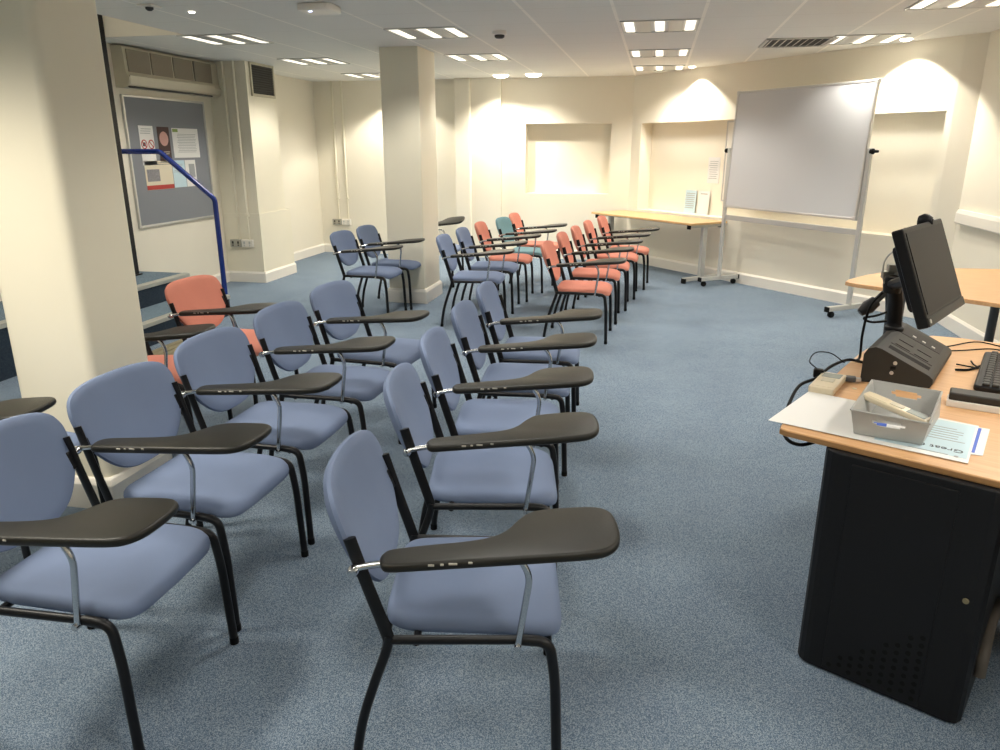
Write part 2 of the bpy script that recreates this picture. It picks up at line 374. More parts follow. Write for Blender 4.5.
# ------------------------------------------------------------------ tablet chairs
def chair_parts():
    P = {}
    # seat cushion: rounded outline, waterfall front
    o = []
    for k in range(56):
        a = 2 * PI * k / 56; c_, s_ = math.cos(a), math.sin(a); e = 2 / 6.5
        o.append((math.copysign(abs(c_) ** e, c_), math.copysign(abs(s_) ** e, s_)))
    def seat_pt(u, v, f, z):
        x = .018 + .228 * u * f; wy = .222 - .014 * (1 - u) / 2
        drop = .020 * max(0, (u * f - .35) / .65) ** 2 - .010 * max(0, -(u * f) - .55)
        sag = .006 * (1 - (v * f) ** 2)
        return (x, wy * v * f, z + .008 - drop - sag)
    rings = [[seat_pt(u, v, f, z) for u, v in o] for f, z in
             ((.05, .402), (.6, .402), (.94, .402), (.975, .404), (.994, .409), (1, .417), (.993, .428), (.968, .438), (.915, .445), (.75, .449), (.4, .449), (.05, .448))]
    P['seat'] = loft(NB(), rings)
    # backrest
    hp = [(0, -.170), (.084, -.162), (.150, -.133), (.200, -.082), (.238, -.015), (.250, .055), (.246, .105), (.216, .146), (.135, .164)]
    prof = hp + [(0, .167)] + [(-a, b) for a, b in hp[:0:-1]]
    prof = closed_spline([(a, b, 0) for a, b in prof], 4)
    def bpt(y, s, d, f):
        y *= f; s *= f
        zc = .642 + s * .955; x = -.264 - s * .40 - .040 * (1 - (y / .24) ** 2) + .016 * (s / .165) ** 2
        return (x + d * .955, y * 1.03 + .010, zc + d * .29)
    rings = [[bpt(v.x, v.y, d, f) for v in prof] for f, d in
             ((.04, -.016), (.5, -.017), (.86, -.016), (.96, -.011), (1, 0), (.985, .010), (.93, .017), (.8, .021), (.45, .023), (.04, .023))]
    P['backrest'] = loft(NB(), rings)
    # writing tablet
    pts = [(-.195, -.262), (-.186, -.292), (-.165, -.303), (-.10, -.305), (0, -.306), (.10, -.307), (.20, -.308), (.29, -.307), (.335, -.296), (.362, -.262), (.370, -.21), (.368, -.15),
           (.356, -.108), (.322, -.084), (.26, -.078), (.20, -.079), (.158, -.090), (.128, -.125), (.100, -.172), (.062, -.200), (0, -.212), (-.07, -.216), (-.14, -.221), (-.178, -.228), (-.191, -.243)]
    out = closed_spline([(a, b, 0) for a, b in pts], 3)
    bm = NB(); slab(bm, [(v.x, v.y) for v in out], 0, .024, .010, seg=4)
    for v in bm.verts: v.co.z += .635 + (v.co.x + .19) * .086
    P['tablet'] = bm
    P['scuffs'] = []
    for (x, l) in ((-.07, .014), (-.045, .008), (-.02, .02), (.02, .01)): P['scuffs'].append(box(NB(), (x, -.3050, .635 + (x + .19) * .086 + .017), (l, .003, .005), bev=.001))
    # chrome arm
    bm = NB(); path = fillet([(-.262, -.268, .630), (-.20, -.266, .642), (.126, -.262, .668), (.158, -.260, .61), (.130, -.256, .412)], .05)
    tube(bm, path, .0085, 10); P['arm'] = bm
    bm = NB(); lathe(bm, [(.001, -.292), (.011, -.290), (.014, -.282), (.014, -.272), (.010, -.268), (.008, -.240), (.001, -.236)], (-.256, 0, .628), 'Y', 12); P['clamp'] = bm
    bm = NB(); lathe(bm, [(.001, -.272), (.009, -.270), (.009, -.246), (.006, -.222), (.001, -.220)], (.130, 0, .412), 'Y', 10); P['bolt'] = bm
    for s, nm in ((-1, 'r'), (1, 'l')):
        # upright: flat oval tube
        bm = NB(); tube(bm, spline([(-.183, s * .247, .410), (-.202, s * .247, .476), (-.234, s * .247, .582), (-.267, s * .247, .698)], 4), .016, 10, .008, side=(1, 0, .3)); P['upright_' + nm] = bm
        bm = NB(); box(bm, (-.250, s * .236, .625), (.012, .022, .06), Matrix.Rotation(R(-19), 4, 'Y'), .004); P['bracket_' + nm] = bm
        bm = NB(); tube(bm, spline([(-.185, s * .247, .432), (-.193, s * .247, .390), (-.228, s * .246, .29), (-.262, s * .244, .18), (-.284, s * .238, .07), (-.291, s * .235, .012)], 5), .0125, 10); P['rear_' + nm] = bm
        bm = NB(); tube(bm, fillet([(.135, s * .238, .416), (.208, s * .237, .410), (.224, s * .240, .30), (.234, s * .245, .012)], .055, 7), .0135, 10); P['front_' + nm] = bm
        bm = NB(); tube(bm, [(-.19, s * .247, .419), (0, s * .243, .418), (.14, s * .238, .416)], .0115, 10); P['rail_' + nm] = bm
        for q, x, y in (('front', .234, s * .245), ('rear', -.291, s * .235)):
            bm = NB(); lathe(bm, [(.012, 0), (.0145, .002), (.0145, .024), (.0125, .026)], (x, y, 0), 'Z', 12); P['foot_%s_%s' % (q, nm)] = bm
    P['cross_a'] = tube(NB(), [(.165, -.236, .404), (.165, .236, .404)], .010, 8); P['cross_b'] = tube(NB(), [(-.12, -.246, .410), (-.12, .246, .410)], .010, 8)
    return P
CH = chair_parts(); FAB = {}
def first_chair(label):
    t = thing('tablet_chair', label, 'chair')
    FAB['seat'] = obj('seat', CH['seat'], M['blue'], t, True); FAB['back'] = obj('backrest', CH['backrest'], M['blue'], t, True)
    tb = obj('writing_tablet', CH['tablet'], M['tablet'], t, True); tb['label'] = 'black writing tablet'
    for b in CH['scuffs']: obj('scuff_mark', b, M['scuff'], tb)
    a = obj('tablet_arm', CH['arm'], M['chrome'], t, True); a['label'] = 'chrome tablet arm'
    obj('clamp_knob', CH['clamp'], M['chrome'], a, True); obj('arm_bolt', CH['bolt'], M['chrome'], a, True)
    for s in 'rl':
        u = obj('back_upright', CH['upright_' + s], M['black'], t, True); obj('bracket', CH['bracket_' + s], M['black'], u)
        obj('side_rail', CH['rail_' + s], M['black'], t, True)
        for q in ('rear', 'front'):
            l = obj('leg', CH['%s_%s' % (q, s)], M['black'], t, True); obj('foot_cap', CH['foot_%s_%s' % (q, s)], M['rubber'], l, True)
    obj('cross_bar', CH['cross_a'], M['black'], t, True); obj('cross_bar', CH['cross_b'], M['black'], t, True)
    return t
FABM = {}
def fabric_mesh(key, col):
    if (key, col) not in FABM:
        me = FAB[key].data.copy(); me.materials.clear(); me.materials.append(M[col]); FABM[(key, col)] = me
    return FABM[(key, col)]
def copy_chair(src, col):
    r = src.copy(); C.objects.link(r)
    for ch in list(src.children):
        c = ch.copy(); C.objects.link(c); c.parent = r
        if col != 'blue' and ch.name.split('.')[0] in ('seat', 'backrest'): c.data = fabric_mesh('seat' if ch.name.startswith('seat') else 'back', col)
        for g in ch.children:
            d = g.copy(); C.objects.link(d); d.parent = c
    return r
G1, G2, G3 = 'tablet chairs in the front row', 'tablet chairs in the second row', 'tablet chairs in the back row'
CHAIRS = [
 (-0.44, 1.73, 10.8, 'blue', G1, 'blue tablet chair nearest the camera in the row beside the desk'),
 (-0.541, 2.427, 10.9, 'blue', G1, 'blue chair with scuffed tablet, directly behind the nearest front row chair'),
 (-0.594, 3.002, 7.4, 'blue', G1, 'blue tablet chair in the middle of the five blue front row chairs'),
 (-0.619, 3.609, 4.5, 'blue', G1, 'fourth blue tablet chair from the camera in the front row'),
 (-0.631, 4.197, 3.7, 'blue', G1, 'blue front row chair at the gap before the coral chairs'),
 (-0.568, 6.28, -1, 'orange', G1, 'nearest of the five coral tablet chairs in the front row'),
 (-0.53, 7.023, -0.1, 'orange', G1, 'second coral tablet chair of the front row from the gap'),
 (-0.465, 7.631, -0.1, 'orange', G1, 'coral tablet chair in the middle of the five front row coral chairs'),
 (-0.395, 8.246, -1.1, 'orange', G1, 'coral front row chair second from the far oak table'),
 (-0.29, 8.842, -4, 'orange', G1, 'coral front row chair beside the end of the far oak table'),
 (-1.51, 1.61, 1.3, 'blue', G2, 'blue tablet chair cut off by the lower left picture edge'),
 (-1.538, 2.176, -1.5, 'blue', G2, 'blue tablet chair in front of the near pillar base'),
 (-1.545, 2.76, -1, 'blue', G2, 'blue second row chair in front of the pillar-side coral chair'),
 (-1.539, 3.373, -0.2, 'blue', G2, 'blue second row chair, fourth from the camera, before the step'),
 (-1.542, 4.001, -4.5, 'blue', G2, 'farthest blue chair of the near second row, before the open carpet'),
 (-1.58, 6.63, 4, 'blue', G2, 'blue tablet chair just right of the middle pillar base'),
 (-1.564, 7.261, 3, 'blue', G2, 'blue chair between another blue chair and a coral chair in the far second row'),
 (-1.52, 7.871, 2, 'orange', G2, 'coral chair between a blue chair and the teal chair'),
 (-1.4, 8.43, -6, 'teal', G2, 'the only teal tablet chair, between two coral chairs'),
 (-1.375, 9.06, -1, 'orange', G2, 'coral chair beyond the teal chair, under the wall recess'),
 (-2.455, 2.215, 8, 'blue', G3, 'blue chair at the left edge with only its tablet showing before the near pillar'),
 (-2.55, 3.38, 10, 'orange', G3, 'coral tablet chair half hidden behind the near pillar'),
 (-2.47, 4.02, -3, 'orange', G3, 'coral tablet chair beside the blue handrail post'),
 (-2.632, 6.71, -0.7, 'blue', G3, 'dark blue chair in front of the middle pillar, nearer the camera'),
 (-2.595, 7.262, 0.2, 'blue', G3, 'dark blue chair against the left face of the middle pillar'),
 (-2.50, 8.55, 0, 'blue', G3, 'chair behind the middle pillar with its raised tablet showing'),
]
chairs = []; proto = None
for i, (x, y, a, col, g, lab) in enumerate(CHAIRS):
    if i == 0: t = proto = first_chair(lab)
    else: t = copy_chair(proto, col)
    t['label'] = lab; t['group'] = g
    t.location = (x, y, 0); t.rotation_euler = (0, 0, R(a)); chairs.append(t)
for ch in chairs[4].children: pass
# the chair behind the pillar has its tablet hinged up a little
for ch in chairs[-1].children:
    if ch.name.startswith('writing_tablet'):
        ch.matrix_local = Matrix.Translation((0, -.30, .70)) @ Matrix.Rotation(R(14), 4, 'X') @ Matrix.Rotation(R(-2), 4, 'Y') @ Matrix.Translation((0, .30, -.65))

# ------------------------------------------------------------------ ceiling fittings
def luminaire_parts():
    f = NB()
    for (c, s) in (((-.295, 0, -.004), (.012, .602, .012)), ((.295, 0, -.004), (.012, .602, .012)), ((0, -.295, -.004), (.602, .012, .012)), ((0, .295, -.004), (.602, .012, .012))): box(f, c, s)
    for x in (-.125, .125): box(f, (x, 0, -.003), (.115, .58, .008))
    strips = []
    for x in (-.237, 0, .237):
        b = NB(); box(b, (x, 0, -.0045), (.074, .52, .005), bev=.002, seg=1); strips.append(b)
    return f, strips
lf, ls = luminaire_parts(); lum0 = None
def where(x, y):
    side = 'left' if x < -3 else 'centre left' if x < -1 else 'centre' if x < 1 else 'right'
    return side
LUMLAB = {0: 'three-strip ceiling light over the platform corner, above the notice board', 1: 'three-strip ceiling light left of the middle pillar top', 2: 'small far three-strip light at the back left ceiling edge',
          3: 'three-strip ceiling light just in front of the middle pillar top', 4: 'three-strip ceiling light between the middle pillar and the two round downlights', 5: 'nearest of the three square-lens lights in the column at centre right',
          6: 'middle one of the three square-lens lights in a column', 7: 'farthest square-lens light, nearest the back wall', 8: 'large three-strip ceiling light at the top right corner', 9: 'three-strip light beside the dark ceiling vent'}
for i, (x, y) in enumerate(LUMS):
    lab = LUMLAB.get(i, 'three-strip ceiling light overhead, outside the picture')
    if i == 0:
        r = lum0 = thing('ceiling_light', lab, 'ceiling light'); obj('frame', lf, M['louvre'], r)
        for b in ls: obj('diffuser', b, M['lamp'], r)
    else:
        r = lum0.copy(); C.objects.link(r); r['label'] = lab
        for ch in list(lum0.children):
            c = ch.copy(); C.objects.link(c); c.parent = r
    r['group'] = 'recessed ceiling lights'; r.location = (x, y, H)
    ld = bpy.data.lights.new('lamp_light', 'SPOT'); ld.energy = SPOT_W * (1.4 if (x > 1 and y < 4.5) else .6 if y < 1 else 1); ld.spot_size = R(138); ld.spot_blend = .45; ld.shadow_soft_size = .22; ld.color = (1, .955, .87)
    lo = bpy.data.objects.new('lamp_light', ld); C.objects.link(lo); lo.location = (x, y, H - .03)
for i, (x, y) in enumerate(RECESS_FILL):
    r = lum0.copy(); C.objects.link(r); r['label'] = 'three-strip light added unseen inside the ceiling recess to brighten it'; r['group'] = 'added fill lights in the ceiling recess'; r.location = (x, y, 3.60)
    for ch in list(lum0.children):
        c = ch.copy(); C.objects.link(c); c.parent = r
    ld = bpy.data.lights.new('lamp_light', 'SPOT'); ld.energy = SPOT_W * .3; ld.spot_size = R(150); ld.spot_blend = .5; ld.shadow_soft_size = .22; ld.color = (1, .955, .87)
    lo = bpy.data.objects.new('lamp_light', ld); C.objects.link(lo); lo.location = (x, y, 3.57)
DLAB = ['left of two bright round downlights before the back wall', 'right of two bright round downlights before the back wall', 'round downlight washing the angled wall above the oak table', 'round downlight washing the angled wall right of the whiteboard', 'round downlight added above the picture to brighten the near pillar', 'round downlight hidden behind the middle pillar top']
bmd = NB(); lathe(bmd, [(.105, -.003), (.125, -.006), (.130, -.003), (.130, .0)], n=28); bml = NB(); lathe(bml, [(.001, -.042), (.05, -.039), (.088, -.026), (.110, -.003)], n=24)
dl0 = None
for i, (x, y, k, rs) in enumerate(WASH):
    if i == 0:
        r = dl0 = thing('downlight', DLAB[i], 'downlight'); obj('bezel', bmd, M['white'], r, True); obj('lens', bml, M['dl'], r)
    else:
        r = dl0.copy(); C.objects.link(r); r['label'] = DLAB[i]
        for ch in list(dl0.children):
            c = ch.copy(); C.objects.link(c); c.parent = r
    r['group'] = 'round recessed downlights'; r.location = (x, y, H); r.scale = (rs, rs, rs)
    ld = bpy.data.lights.new('lamp_light', 'SPOT'); ld.energy = WASH_W * k; ld.spot_size = R(114 if rs < 1 else 130); ld.spot_blend = .2 if rs < 1 else .8; ld.shadow_soft_size = .03 if y > 4 else .25; ld.color = (1, .93, .80)
    lo = bpy.data.objects.new('lamp_light', ld); C.objects.link(lo); lo.location = (x, y, H - .03 - .03 * rs)
t = thing('smoke_detector', 'small round smoke detector with dark base on the ceiling', 'smoke detector', (-1.36, 6.6, H))
bm = NB(); lathe(bm, [(.06, 0), (.06, -.025), (.05, -.03), (.045, -.03)], n=24); obj('base', bm, M['white'], t, True)
bm = NB(); lathe(bm, [(.042, -.028), (.042, -.045), (.03, -.055), (.001, -.057)], n=24); obj('sensor_head', bm, M['gplastic'], t, True)
t = thing('ceiling_vent', 'rectangular ceiling air vent with dark slots above the whiteboard', 'vent', (1.19, 7.80, H))
bm = NB()
for (c, s) in (((-.29, 0, -.005), (.03, .60, .012)), ((.29, 0, -.005), (.03, .60, .012)), ((0, -.285, -.005), (.60, .03, .012)), ((0, .285, -.005), (.60, .03, .012))): box(bm, c, s)
obj('frame', bm, M['louvre'], t)
bm = NB(); box(bm, (0, 0, -.001), (.56, .56, .002)); obj('backing', bm, M['vent'], t)
for k in range(9):
    bm = NB(); box(bm, (-.25 + k * .062, 0, -.007), (.035, .55, .004), Matrix.Rotation(R(-32), 4, 'Y')); obj('slat', bm, M['louvre'], t)
t = thing('access_point', 'white ceiling box with a small blue light near the top edge', 'ceiling device', (-2.33, 5.20, H))
bm = NB(); slab(bm, rrect(.24, .24, .04), -.045, 0, .012); obj('body', bm, M['white'], t, True)
bm = NB(); lathe(bm, [(.001, -.05), (.012, -.049), (.014, -.044)], (-.04, -.06, 0), n=12); obj('indicator', bm, M['led'], t, True)
t = thing('motion_sensor', 'square white ceiling sensor plate with a dark lens, at top left', 'sensor', (-3.47, 4.97, H))
bm = NB(); slab(bm, rrect(.12, .12, .012), -.012, 0, .004); obj('plate', bm, M['white'], t, True)
bm = NB(); lathe(bm, [(.028, -.01), (.026, -.024), (.014, -.034), (.001, -.036)], n=16); obj('lens', bm, M['gplastic'], t, True)
t = thing('indicator_lamp', 'tiny pale indicator lamp set in the ceiling at top left', 'lamp', (-3.33, 5.25, H))
bm = NB(); lathe(bm, [(.022, 0), (.020, -.008), (.001, -.010)], n=14); obj('lens', bm, M['dl'], t, True)

# ------------------------------------------------------------------ left wall: air conditioner, notice board, grille, sockets
t = thing('air_conditioner', 'long beige wall air conditioner above the notice board', 'air conditioner', (XL, 7.36, 2.08))
prof = [(0, .035), (.09, .03), (.14, .055), (.155, .12), (.130, .17), (.120, .385), (.10, .405), (0, .405)]
bm = NB(); loft(bm, [[(x, -.76, z) for x, z in prof], [(x, .72, z) for x, z in prof]]); obj('body', bm, M['acb'], t)
bm = NB(); loft(bm, [[(x, .72, z) for x, z in prof], [(x, .84, z) for x, z in [(a * .97, b) for a, b in prof]]]) ; obj('end_panel', bm, M['acb'], t)
for k in range(4):
    bm = NB(); box(bm, (.1305, -.56 + k * .355, .275), (.012, .325, .20))
    for j in range(9): box(bm, (.138, -.56 + k * .355, .185 + j * .0225), (.004, .32, .006))
    obj('filter_grille', bm, M['acg'], t)
bm = NB(); box(bm, (.150, -.04, .105), (.016, 1.42, .085), Matrix.Rotation(R(6), 4, 'Y'), .006); obj('front_panel', bm, M['acb'], t)
bm = NB(); box(bm, (.118, -.05, .046), (.05, 1.38, .016), Matrix.Rotation(R(22), 4, 'Y'), .004); obj('flap', bm, M['vent'], t)
t = thing('notice_board', 'grey felt notice board behind the blue handrail', 'notice board', (XL, 7.31, .80))
bm = NB(); box(bm, (.010, 0, .625), (.016, 1.31, 1.23)); obj('felt_panel', bm, M['felt'], t)
bm = NB()
for (c, s) in (((.013, -.665, .625), (.026, .022, 1.27)), ((.013, .665, .625), (.026, .022, 1.27)), ((.013, 0, .006), (.026, 1.35, .022)), ((.013, 0, 1.25), (.026, 1.35, .022))): box(bm, c, s, bev=.003)
obj('frame', bm, M['alu'], t)
def poster(label, y0, y1, z0, z1, m, det):
    t = thing('poster', label, 'poster', (XL + .0185, (y0 + y1) / 2, (z0 + z1) / 2), 0, 'posters pinned to the notice board')
    W_, H_ = (y1 - y0), (z1 - z0); bm = NB(); box(bm, (.001, 0, 0), (.002, W_, H_)); obj('sheet', bm, M[m], t)
    for nm, mm, shape, yc, zc, a, b in det:
        bm = NB()
        if shape == 'box': box(bm, (.0025, yc * W_, zc * H_), (.0015, a * W_, b * H_))
        elif shape == 'ring':
            lathe(bm, [(a * .78, .002), (a, .002), (a, .0035), (a * .78, .0035), (a * .78, .002)], (0, yc * W_, zc * H_), 'X', 24, 0, False); box(bm, (.003, yc * W_, zc * H_), (.001, a * 1.7, a * .22), Matrix.Rotation(R(-45), 4, 'X'))
        elif shape == 'disc': lathe(bm, [(.0005, .002), (a, .002), (a, .003), (.0005, .003)], (0, yc * W_, zc * H_), 'X', 24)
        elif shape == 'lines':
            for k in range(b): box(bm, (.0025, yc * W_ - (k % 3) * .01, (zc - k * .055) * H_), (.0012, a * W_, .016 * H_))
        obj(nm, bm, M[mm], t)
poster('white notice with two red prohibition circles on the notice board', 6.815, 7.035, 1.40, 1.78, 'paper', [('text_lines', 'inkg', 'lines', 0, .42, .7, 3), ('prohibition_sign', 'red', 'ring', -.24, .03, .046, 0), ('prohibition_sign', 'red', 'ring', .26, .03, .046, 0), ('pictogram', 'ink', 'box', -.24, .03, .2, .1)])
poster('dark poster with a pale oval picture on the notice board', 7.10, 7.295, 1.43, 1.775, 'brown', [('picture', 'pink', 'disc', 0, .16, .072, 0), ('caption', 'pcream', 'lines', 0, -.22, .75, 2)])
poster('wide white sheet of text with a green heading on the notice board', 7.345, 7.81, 1.465, 1.768, 'paper', [('heading', 'green', 'box', -.38, .42, .2, .1), ('text_lines', 'inkg', 'lines', .05, .30, .7, 12)])
poster('cream poster with a photo and red bottom band on the notice board', 6.83, 7.275, 1.155, 1.44, 'pcream', [('heading', 'ink', 'lines', 0, .43, .95, 2), ('photo', 'photo', 'box', -.22, 0, .45, .42), ('red_band', 'red', 'box', 0, -.42, 1, .15)])
poster('pale blue sheet beside the cream poster, under the handrail slope', 7.285, 7.50, 1.16, 1.44, 'paperb', [('text_lines', 'inkg', 'lines', 0, .35, .7, 6)])
poster('white sheet with a grey picture at the right under the handrail slope', 7.51, 7.70, 1.16, 1.44, 'paper', [('picture', 'inkg', 'box', .1, .1, .55, .5)])
t = thing('vent_grille', 'dark square louvred vent grille high on the left pier', 'vent', (-4.60, 8.53, 2.32))
bm = NB()
for (c, s) in (((.008, -.26, 0), (.02, .03, .36)), ((.008, .26, 0), (.02, .03, .36)), ((.008, 0, -.17), (.02, .55, .03)), ((.008, 0, .17), (.02, .55, .03))): box(bm, c, s, bev=.003)
obj('frame', bm, M['acb'], t)
bm = NB(); box(bm, (.003, 0, 0), (.004, .50, .31)); obj('backing', bm, M['vent'], t)
for k in range(12):
    bm = NB(); box(bm, (.010, 0, -.14 + k * .0255), (.012, .50, .004), Matrix.Rotation(R(40), 4, 'Y')); obj('slat', bm, M['gplastic'], t)
def socket(label, loc, rot, cond, lab2, zc):
    t = thing('wall_socket', label, 'socket', loc, rot, 'double wall sockets with conduit')
    for dx, m in ((-.075, 'socket'), (.075, 'white')):
        bm = NB(); box(bm, (dx, -.02, 0), (.146, .04, .088), bev=.006); f = obj('face_plate', bm, M[m], t)
        bm = NB()
        for q in (-.035, .035): box(bm, (dx + q, -.0405, .01), (.022, .003, .03)); box(bm, (dx + q, -.0415, -.022), (.014, .005, .018))
        obj('switch', bm, M['gplastic'] if m == 'socket' else M['grey'], f)
    for k, dx in enumerate(cond):
        bm = NB(); tube(bm, [(dx, -.015, .04), (dx, -.015, zc)], .010, 8); obj('conduit', bm, M['pillar'], t, True)
        bm = NB(); tube(bm, [(dx, -.015, zc), (dx, -.015, H - loc[2])], .016, 10); box(bm, (dx, -.015, zc), (.045, .03, .03), bev=.004); obj('riser_conduit', bm, M['pillar'], t, True)
socket('double socket low on the front face of the left pier', (-4.84, 8.165, .47), 0, (-.03, .10), '', .33)
socket('double socket low on the far left wall behind the dark blue chairs', (-4.73, YB, .47), 0, (-.04, .11), '', .36)

# handrail and black post
t = thing('handrail', 'bent blue tubular handrail beside the platform step', 'handrail', (-4.085, 6.475, 0))
bm = NB(); tube(bm, fillet([(0, 0, .01), (0, 0, 1.105), (-.52, 0, 1.535), (-.98, 0, 1.535)], .03, 4), .024, 14); obj('rail_tube', bm, M['railblue'], t, True)
bm = NB(); lathe(bm, [(.024, .03), (.06, .012), (.065, 0), (.001, 0)], n=20); obj('floor_flange', bm, M['railblue'], t, True)
t = thing('stage_post', 'black square post rising from the platform into the ceiling recess', 'post', (-4.875, 6.20, .40))
bm = NB(); box(bm, (0, 0, 1.595), (.09, .09, 3.19), bev=.004); obj('post_shaft', bm, M['black'], t)
bm = NB(); box(bm, (0, 0, .006), (.13, .13, .012), bev=.002); obj('base_plate', bm, M['black'], t)
bm = NB(); slab(bm, rrect(.9, .5, .02, 4), 0, .010, .003)
for k in range(12): box(bm, (-.40 + k * .072, 0, .0115), (.03, .47, .004))
tag(obj('floor_mat', bm, M['olive'], None, loc=(-3.45, 5.2, 0)), 'ribbed olive mat on the carpet at the foot of the step', 'mat')

# ------------------------------------------------------------------ whiteboard on castors
WL, WR = Vector((.793, 9.10)), Vector((1.902, 7.616)); mid = (WL + WR) / 2; ang = math.atan2(WR.y - WL.y, WR.x - WL.x); span = (WR - WL).length
t = thing('mobile_whiteboard', 'large revolving whiteboard on a castor stand before the angled wall', 'whiteboard', (mid.x, mid.y, 0), ang)
piv = 1.537; BW, BH = span - .075, 1.225; tilt = Matrix.Translation((0, 0, piv)) @ Matrix.Rotation(R(-2.5), 4, 'X')
bm = NB(); box(bm, (0, 0, 0), (BW, .018, BH), bev=.003); bmesh.ops.transform(bm, matrix=tilt, verts=bm.verts); obj('board', bm, M['wboard'], t)
bm = NB()
for (c, s) in (((-BW / 2, 0, 0), (.022, .030, BH + .02)), ((BW / 2, 0, 0), (.022, .030, BH + .02)), ((0, 0, -BH / 2), (BW, .030, .022)), ((0, 0, BH / 2), (BW, .030, .022))): box(bm, c, s, bev=.004)
bmesh.ops.transform(bm, matrix=tilt, verts=bm.verts); obj('frame', bm, M['alu'], t)
for sx in (-1, 1):
    for sz in (-1, 1):
        bm = NB(); box(bm, (sx * (BW / 2 - .005), 0, sz * (BH / 2 - .005)), (.04, .034, .04), bev=.004); bmesh.ops.transform(bm, matrix=tilt, verts=bm.verts); obj('corner_cap', bm, M['alu'], t)
    x = sx * span / 2
    bm = NB(); box(bm, (x, 0, (.07 + piv + .03) / 2), (.045, .030, piv - .04), bev=.005); obj('post', bm, M['grey'], t)
    bm = NB(); lathe(bm, [(.001, -.03), (.024, -.028), (.026, .0), (.014, .012), (.012, .05), (.001, .052)], (x + sx * .035, 0, piv), 'X', 14); obj('pivot_knob', bm, M['rubber'], t, True)
    bm = NB(); box(bm, (x, .0, .087), (.045, .58, .045), bev=.004); f = obj('foot', bm, M['grey'], t)
    for sy in (-1, 1):
        bm = NB(); box(bm, (x, sy * .287, .085), (.05, .02, .05), bev=.004); obj('end_cap', bm, M['rubber'], f)
        bm = NB(); lathe(bm, [(.001, -.022), (.026, -.02), (.031, -.008), (.031, .008), (.026, .02), (.001, .022)], (x, sy * .225, .031), 'X', 18); tube(bm, [(x, sy * .225, .055), (x, sy * .225, .075)], .014, 10); obj('castor', bm, M['rubber'], f, True)
bm = NB(); box(bm, (0, .012, .80), (span, .028, .055), bev=.004); obj('cross_bar', bm, M['grey'], t)

# panel in the recess behind the whiteboard
def dpt(s, off, z): q = D0 + DT * s + DN * off; return (q.x, q.y, z)
dang = math.atan2(DT.y, DT.x)
t = thing('wall_panel', 'white framed panel in the recess, mostly hidden by the whiteboard', 'panel', dpt(2.1, -.165, .94), dang)
bm = NB(); box(bm, (0, 0, .465), (.98, .026, .93)); obj('panel_sheet', bm, M['white'], t)
bm = NB()
for sx in (-1, 1): box(bm, (sx * .492, 0, .465), (.018, .036, .94), bev=.003)
for z in (0, .93): box(bm, (0, 0, z), (1.0, .036, .018), bev=.003)
obj('frame', bm, M['alu'], t)
t = thing('wall_notice', 'white paper notice pinned in the wall recess above the oak table', 'notice', dpt(1.395, -.197, 1.295), dang)
bm = NB(); box(bm, (0, 0, 0), (.20, .003, .315)); obj('sheet', bm, M['paper'], t)
bm = NB()
for k in range(9): box(bm, (-.005 * (k % 3), -.002, .11 - k * .026), (.14 - .02 * (k % 2), .001, .006))
obj('text_lines', bm, M['inkg'], t)
def leaflet(label, s, wd, m, mk):
    t = thing('leaflet', label, 'leaflet', dpt(s, -.165, .747), dang, 'leaflets propped behind the oak table'); rt = Matrix.Rotation(R(-4), 4, 'X')
    bm = NB(); box(bm, (0, 0, .145), (wd, .004, .29)); bmesh.ops.transform(bm, matrix=rt, verts=bm.verts); obj('sheet', bm, M[m], t)
    bm = NB()
    if mk:
        for k in range(8): box(bm, (-.01 * (k % 2), -.003, .25 - k * .026), (wd * .78, .001, .008))
        bmesh.ops.transform(bm, matrix=rt, verts=bm.verts); obj('text_lines', bm, M['inkg'], t)
    else:
        box(bm, (0, -.003, .255), (wd * .6, .001, .012)); bmesh.ops.transform(bm, matrix=rt, verts=bm.verts); obj('heading', bm, M['inkg'], t)
leaflet('pale blue leaflet with lines of text propped behind the oak table', 1.045, .20, 'paperb', True)
leaflet('white leaflet propped beside the pale blue one behind the oak table', 1.28, .20, 'paper', False)

# ------------------------------------------------------------------ oak table by the angled wall
A_, B_, C_ = Vector((-.869, 10.463)), Vector((.431, 9.039)), Vector((.80, 9.44))
TL = (B_ - A_).length; ta = math.atan2(B_.y - A_.y, B_.x - A_.x); tn = Vector((-math.sin(ta), math.cos(ta))); TD = .60
tc = (A_ + B_) / 2 + tn * TD / 2
t = thing('oak_table', 'long pale oak topped table under the angled wall', 'table', (tc.x, tc.y, 0), ta)
bm = NB(); slab(bm, rrect(TL, TD, .02), .695, .72, .003); obj('tabletop', bm, M['oak'], t)
bm = NB(); box(bm, (0, 0, .672), (TL - .3, .03, .045)); obj('rail', bm, M['grey'], t)
for sx in (-1, 1):
    x = sx * (TL / 2 - .085)
    bm = NB(); box(bm, (x, 0, .365), (.05, .07, .60), bev=.006); box(bm, (x, 0, .675), (.05, TD - .08, .038), bev=.004); l = obj('leg', bm, M['grey'], t)
    bm = NB(); box(bm, (x, 0, .045), (.05, TD - .02, .045), bev=.006); f = obj('foot', bm, M['grey'], l)
    for sy in (-1, 1):
        bm = NB(); box(bm, (x, sy * (TD / 2 - .02), .030), (.056, .035, .06), bev=.005); obj('end_cap', bm, M['rubber'], l)
        bm = NB(); box(bm, (x, sy * (TD / 2 - .045), .668), (.052, .02, .05), bev=.003); obj('rail_cap', bm, M['rubber'], l)

